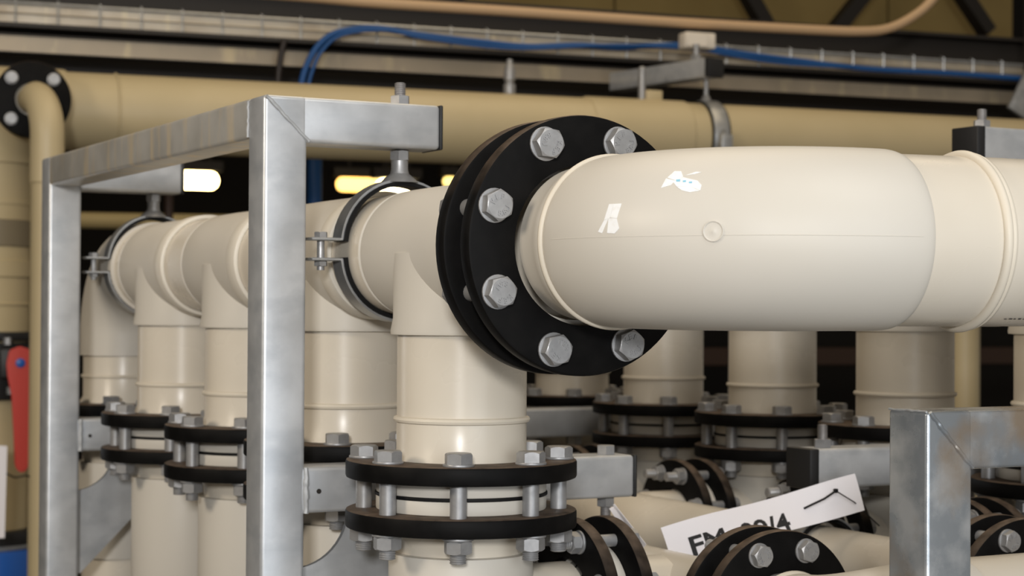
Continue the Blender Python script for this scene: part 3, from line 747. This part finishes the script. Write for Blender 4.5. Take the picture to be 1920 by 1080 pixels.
def cable(name, label, pts, r, m, cat='cable', segs=10):
    P = [Vector(p) for p in pts]
    # Catmull-Rom
    out = []
    for i in range(len(P)-1):
        a, b, c, d = P[max(i-1, 0)], P[i], P[i+1], P[min(i+2, len(P)-1)]
        for k in range(8):
            s = k/8; out.append(.5*((2*b)+(c-a)*s+(2*a-5*b+4*c-d)*s*s+(3*b-a-3*c+d)*s**3))
    out.append(P[-1]); o = P[0]
    ob = obj(name, sweep([p-o for p in out], r, segs), M[m], loc=o)
    return tag(ob, label, cat)
def HT(px, py, y=YT): return HP(px, py, y)[0]
yc = YT-.05
cable('blue_cable', 'blue cable arching up over the tan pipe and along the cable tray', [HT(560, 180, yc), HT(566, 140, yc), HT(584, 98, yc), HT(612, 68, yc), HT(650, 55, yc), HT(705, 52, yc), HT(780, 64, yc), HT(880, 76, yc), HT(985, 86, yc), HT(1080, 84, yc), HT(1160, 88, yc), HT(1280, 84, yc), HT(1390, 100, yc), HT(1500, 114, yc), HT(1620, 128, yc), HT(1780, 137, yc), HT(1960, 150, yc)], .0105, 'cableblue')
cable('blue_cable', 'thinner blue cable running beside the first one on the tray', [HT(573, 178, yc-.03), HT(580, 140, yc-.03), HT(600, 95, yc-.03), HT(640, 64, yc-.03), HT(720, 56, yc-.03), HT(800, 72, yc-.03), HT(960, 90, yc-.03), HT(1150, 84, yc-.03), HT(1300, 92, yc-.03), HT(1450, 116, yc-.03), HT(1600, 126, yc-.03)], .006, 'cableblue')
cable('dark_cable', 'thin dark brown cable dropping behind the tan pipe left of the blue cable', [HT(516, 175, yc), HT(520, 130, yc), HT(524, 100, yc), HT(530, 74, yc)], .010, 'cableblack')
yk = YT-.35
cable('conduit', 'beige conduit above the tray, bending upward at the right', [HT(200, -34, yk), HT(560, -8, yk), HT(700, 4, yk), HT(950, 20, yk), HT(1250, 40, yk), HT(1500, 54, yk), HT(1610, 58, yk), HT(1665, 52, yk), HT(1710, 30, yk), HT(1745, 0, yk), HT(1790, -60, yk)], .0165, 'conduit', cat='conduit')
# bracket arm with black cap over the far pipe
pe, ve = HP(1303, 130, YB-.02)
t = hthing('bracket_arm', 'grey bracket arm with black cap above the tan pipe', 'bracket', hx(1303), YB, pe.z)
rt = RZ(math.radians(-18))
ma = RZ(math.radians(16))
obj('arm_tube', box((-.034, -.08, -.030), (.034, .40, .030), .003, 2, ma), M['galv'], t)
obj('end_cap', box((-.035, -.095, -.031), (.035, -.078, .031), .003, 2, ma), M['black'], t)
bm = bmesh.new(); add_hex(bm, .018, .03, .05); add_lathe(bm, [(.010, .03), (.010, .085)], 14); obj('nut', bm, M['zinc'], t)
t = hthing('junction_box', 'small white junction box on top of the grey bracket arm', 'box', hx(1306, YB+.1), YB+.1, pe.z+.085)
obj('housing', box((-.058, -.03, 0), (.052, .03, .052), .006, 2), M['white'], t)
obj('lid', box((-.054, -.036, .004), (.02, -.030, .048), .002, 1), M['white'], t)
t = hthing('far_pipe_clamp', 'steel clamp round the tan pipe below the grey bracket arm', 'pipe clamp', hx(1322), YB, z_ax)
bm = bmesh.new(); add_ring(bm, ringprof(.1125, .122, -.026, .026, .002), 56, mx); obj('strap', bm, M['strap'], t)
bm = bmesh.new(); add_ring(bm, ringprof(.1120, .1180, -.032, .032, .001), 56, mx); obj('rubber_lining', bm, M['rubber'], t)
obj('hanger_rod', lathe([(.018, .120), (.012, .135), (.008, .14), (.008, pe.z-z_ax-.03)], 16), M['zinc'], t)
bm = box((-.02, -.155, -.06), (.02, -.115, .0), .004, 2); add_hex(bm, .014, 0, .016, mtx=TR(0, -.14, 0)); obj('clamp_ear', bm, M['strap'], t)
# fittings on the far pipe
t = hthing('drain_valve', 'small silver valve nozzle standing on the tan pipe near the centre', 'valve', hx(953), YB, z_ax+.111)
obj('lower_body', lathe([(.014, -.004), (.019, .002), (.019, .030), (.013, .034), (.013, .040)], 20), M['zinc'], t)
obj('upper_body', lathe([(.013, .038), (.018, .044), (.018, .075), (.014, .088), (.009, .100), (.009, .108)], 20), M['zinc'], t)
t = hthing('sensor_fitting', 'pale fitting with an upright rod on the tan pipe coupling', 'sensor', hx(1220), YB, z_ax+.115)
obj('saddle_block', box((-.026, -.02, -.006), (.030, .02, .03), .004, 2), M['oldpipe'], t)
obj('rod', lathe([(.012, .0), (.012, .10), (.008, .105)], 16, mtx=TR(-.034, 0, 0)), M['zinc'], t)
t = hthing('tray_hanger', 'grey hanger bracket on the tray at the top right corner', 'bracket', hx(1895, YT), YT-.10, zt(45))
obj('plate', box((-.03, -.02, -.14), (.11, .0, .10), .004, 2, RY(.5)), M['strap'], t)
obj('hanger_tube', lathe([(.025, 0), (.025, .6)], 20, mtx=TR(.05, .05, 0)), M['dark'], t)

# ------------------------------------------------------------------ hall behind: roof board, braces, beams, lamps
def roof(px0, px1, py0, py1, y):
    a, b = HP(px0, py1, y)[0], HP(px1, py0, y)[0]
    return a, b
YR = 9.5
t = hthing('roof_board', 'olive brown insulation board high in the background', 'roof panel', hx(1150, YR), YR, 0)
zlo, zhi = HP(1500, 96, YR)[0].z, HP(1500, -420, YR)[0].z
Wd = hx(1990, YR)-hx(860, YR)
for k in range(4):
    obj('panel', box((-.9+k*.9+.006, 0, zlo), (k*.9-.006, .06, zhi), .004, 1), M['olive'], t)
for px0, px1, lb in ((1372, 1440, 'dark sloping roof brace left of the conduit bend'), (1655, 1560, 'dark sloping roof brace under the conduit bend'), (1770, 1850, 'dark sloping roof brace at the top right')):
    a = HP(px0, -60, YR-.5)[0]; b = HP(px1, 60, YR-.5)[0]
    d = (b-a); L_ = d.length; o_ = place('roof_brace', finish(box((-.05, -.04, 0), (.05, .04, L_), .004, 1), 'roof_brace', M['dark']), None, a, d.to_track_quat('Z', 'Y').to_euler()); tag(o_, lb, 'beam')
def lampthing(label, px, py, y, w_, h_, m, group='lamps glowing far behind the pipes'):
    t = hthing('hall_lamp', label, 'lamp', hx(px, y), y, HP(px, py, y)[0].z)
    obj('diffuser', box((-w_/2, -.03, -h_/2), (w_/2, .03, h_/2), min(h_, w_)*.45, 4), M[m], t)
    obj('housing', box((-w_/2-.02, -.03, h_/2), (w_/2+.02, .04, h_/2+.05), .005, 1), M['dark'], t)
    for sx in (-w_*.3, w_*.3): obj('suspension_rod', lathe([(.006, h_/2+.05), (.006, 5.0-t.location.z)], 8, mtx=TR(sx, 0, 0)), M['dark'], t)
YLm = 8.5
lampthing('bright lamp glowing left of the tall front post', 368, 338, YLm, .20, .085, 'lamp')
lampthing('wide yellow lamp right of the tall front post', 690, 347, YLm+.4, .34, .072, 'lampwarm')
lampthing('bright lamp seen behind the front clamp boss', 742, 352, YLm-.3, .20, .085, 'lamp')
lampthing('faint lamp left of the upright flange', 842, 340, YLm+.6, .07, .05, 'lampwarm')
a = HP(40, 411, 7.5)[0]; b = HP(640, 421, 7.5)[0]
t = thing('yellow_pipe', 'pale yellow pipe low in the dark background behind the rear post', 'pipe', a)
obj('pipe_wall', sweep([(0, 0, 0), b-a], .033, 20), M['yellow'], t)
for q in (.12, .88): obj('support_leg', lathe([(.02, ZF-a.z), (.02, -.03)], 10, mtx=Matrix.Translation((b-a)*q)), M['dark'], t)
for px, r, m, lb, ya, yb_ in ((315, .016, 'brown', 'brown upright rod hanging behind the rear clamp', 352, 425), (588, .028, 'cableblue', 'dark blue upright pipe just right of the tall front post', 275, 420)):
    p1 = HP(px, ya-160, 6.6)[0]; p0 = Vector((p1.x, p1.y, ZF))
    tag(obj('upright_rod', sweep([(0, 0, 0), p1-p0], r, 14), M[m], loc=p0), lb, 'pipe')
for py, h_, lb in ((668, .09, 'brown horizontal beam low in the background between right row pipes'), (590, .05, 'dark brown upper rail low in the background')):
    z = HP(1560, py, 8.2)[0].z; x_ = hx(900, 8.2)
    o_ = obj('floor_rail', box((0, -.03, -h_/2), (5.2, .03, h_/2), .006, 1), M['brown'], loc=Hpt(x_, 8.2, z), rot=(0, 0, BANG)); tag(o_, lb, 'beam')
t = hthing('distant_pipe', 'narrow ochre pipe standing far behind the right row', 'pipe', hx(1808, 5.0), 5.0, ZF)
obj('pipe_wall', lathe([(.05, 0), (.05, 2.0)], 24), M['oldpipe'], t)
obj('coupling', lathe([(.05, .95), (.055, .955), (.055, 1.10), (.05, 1.105)], 24), M['oldpipe'], t)
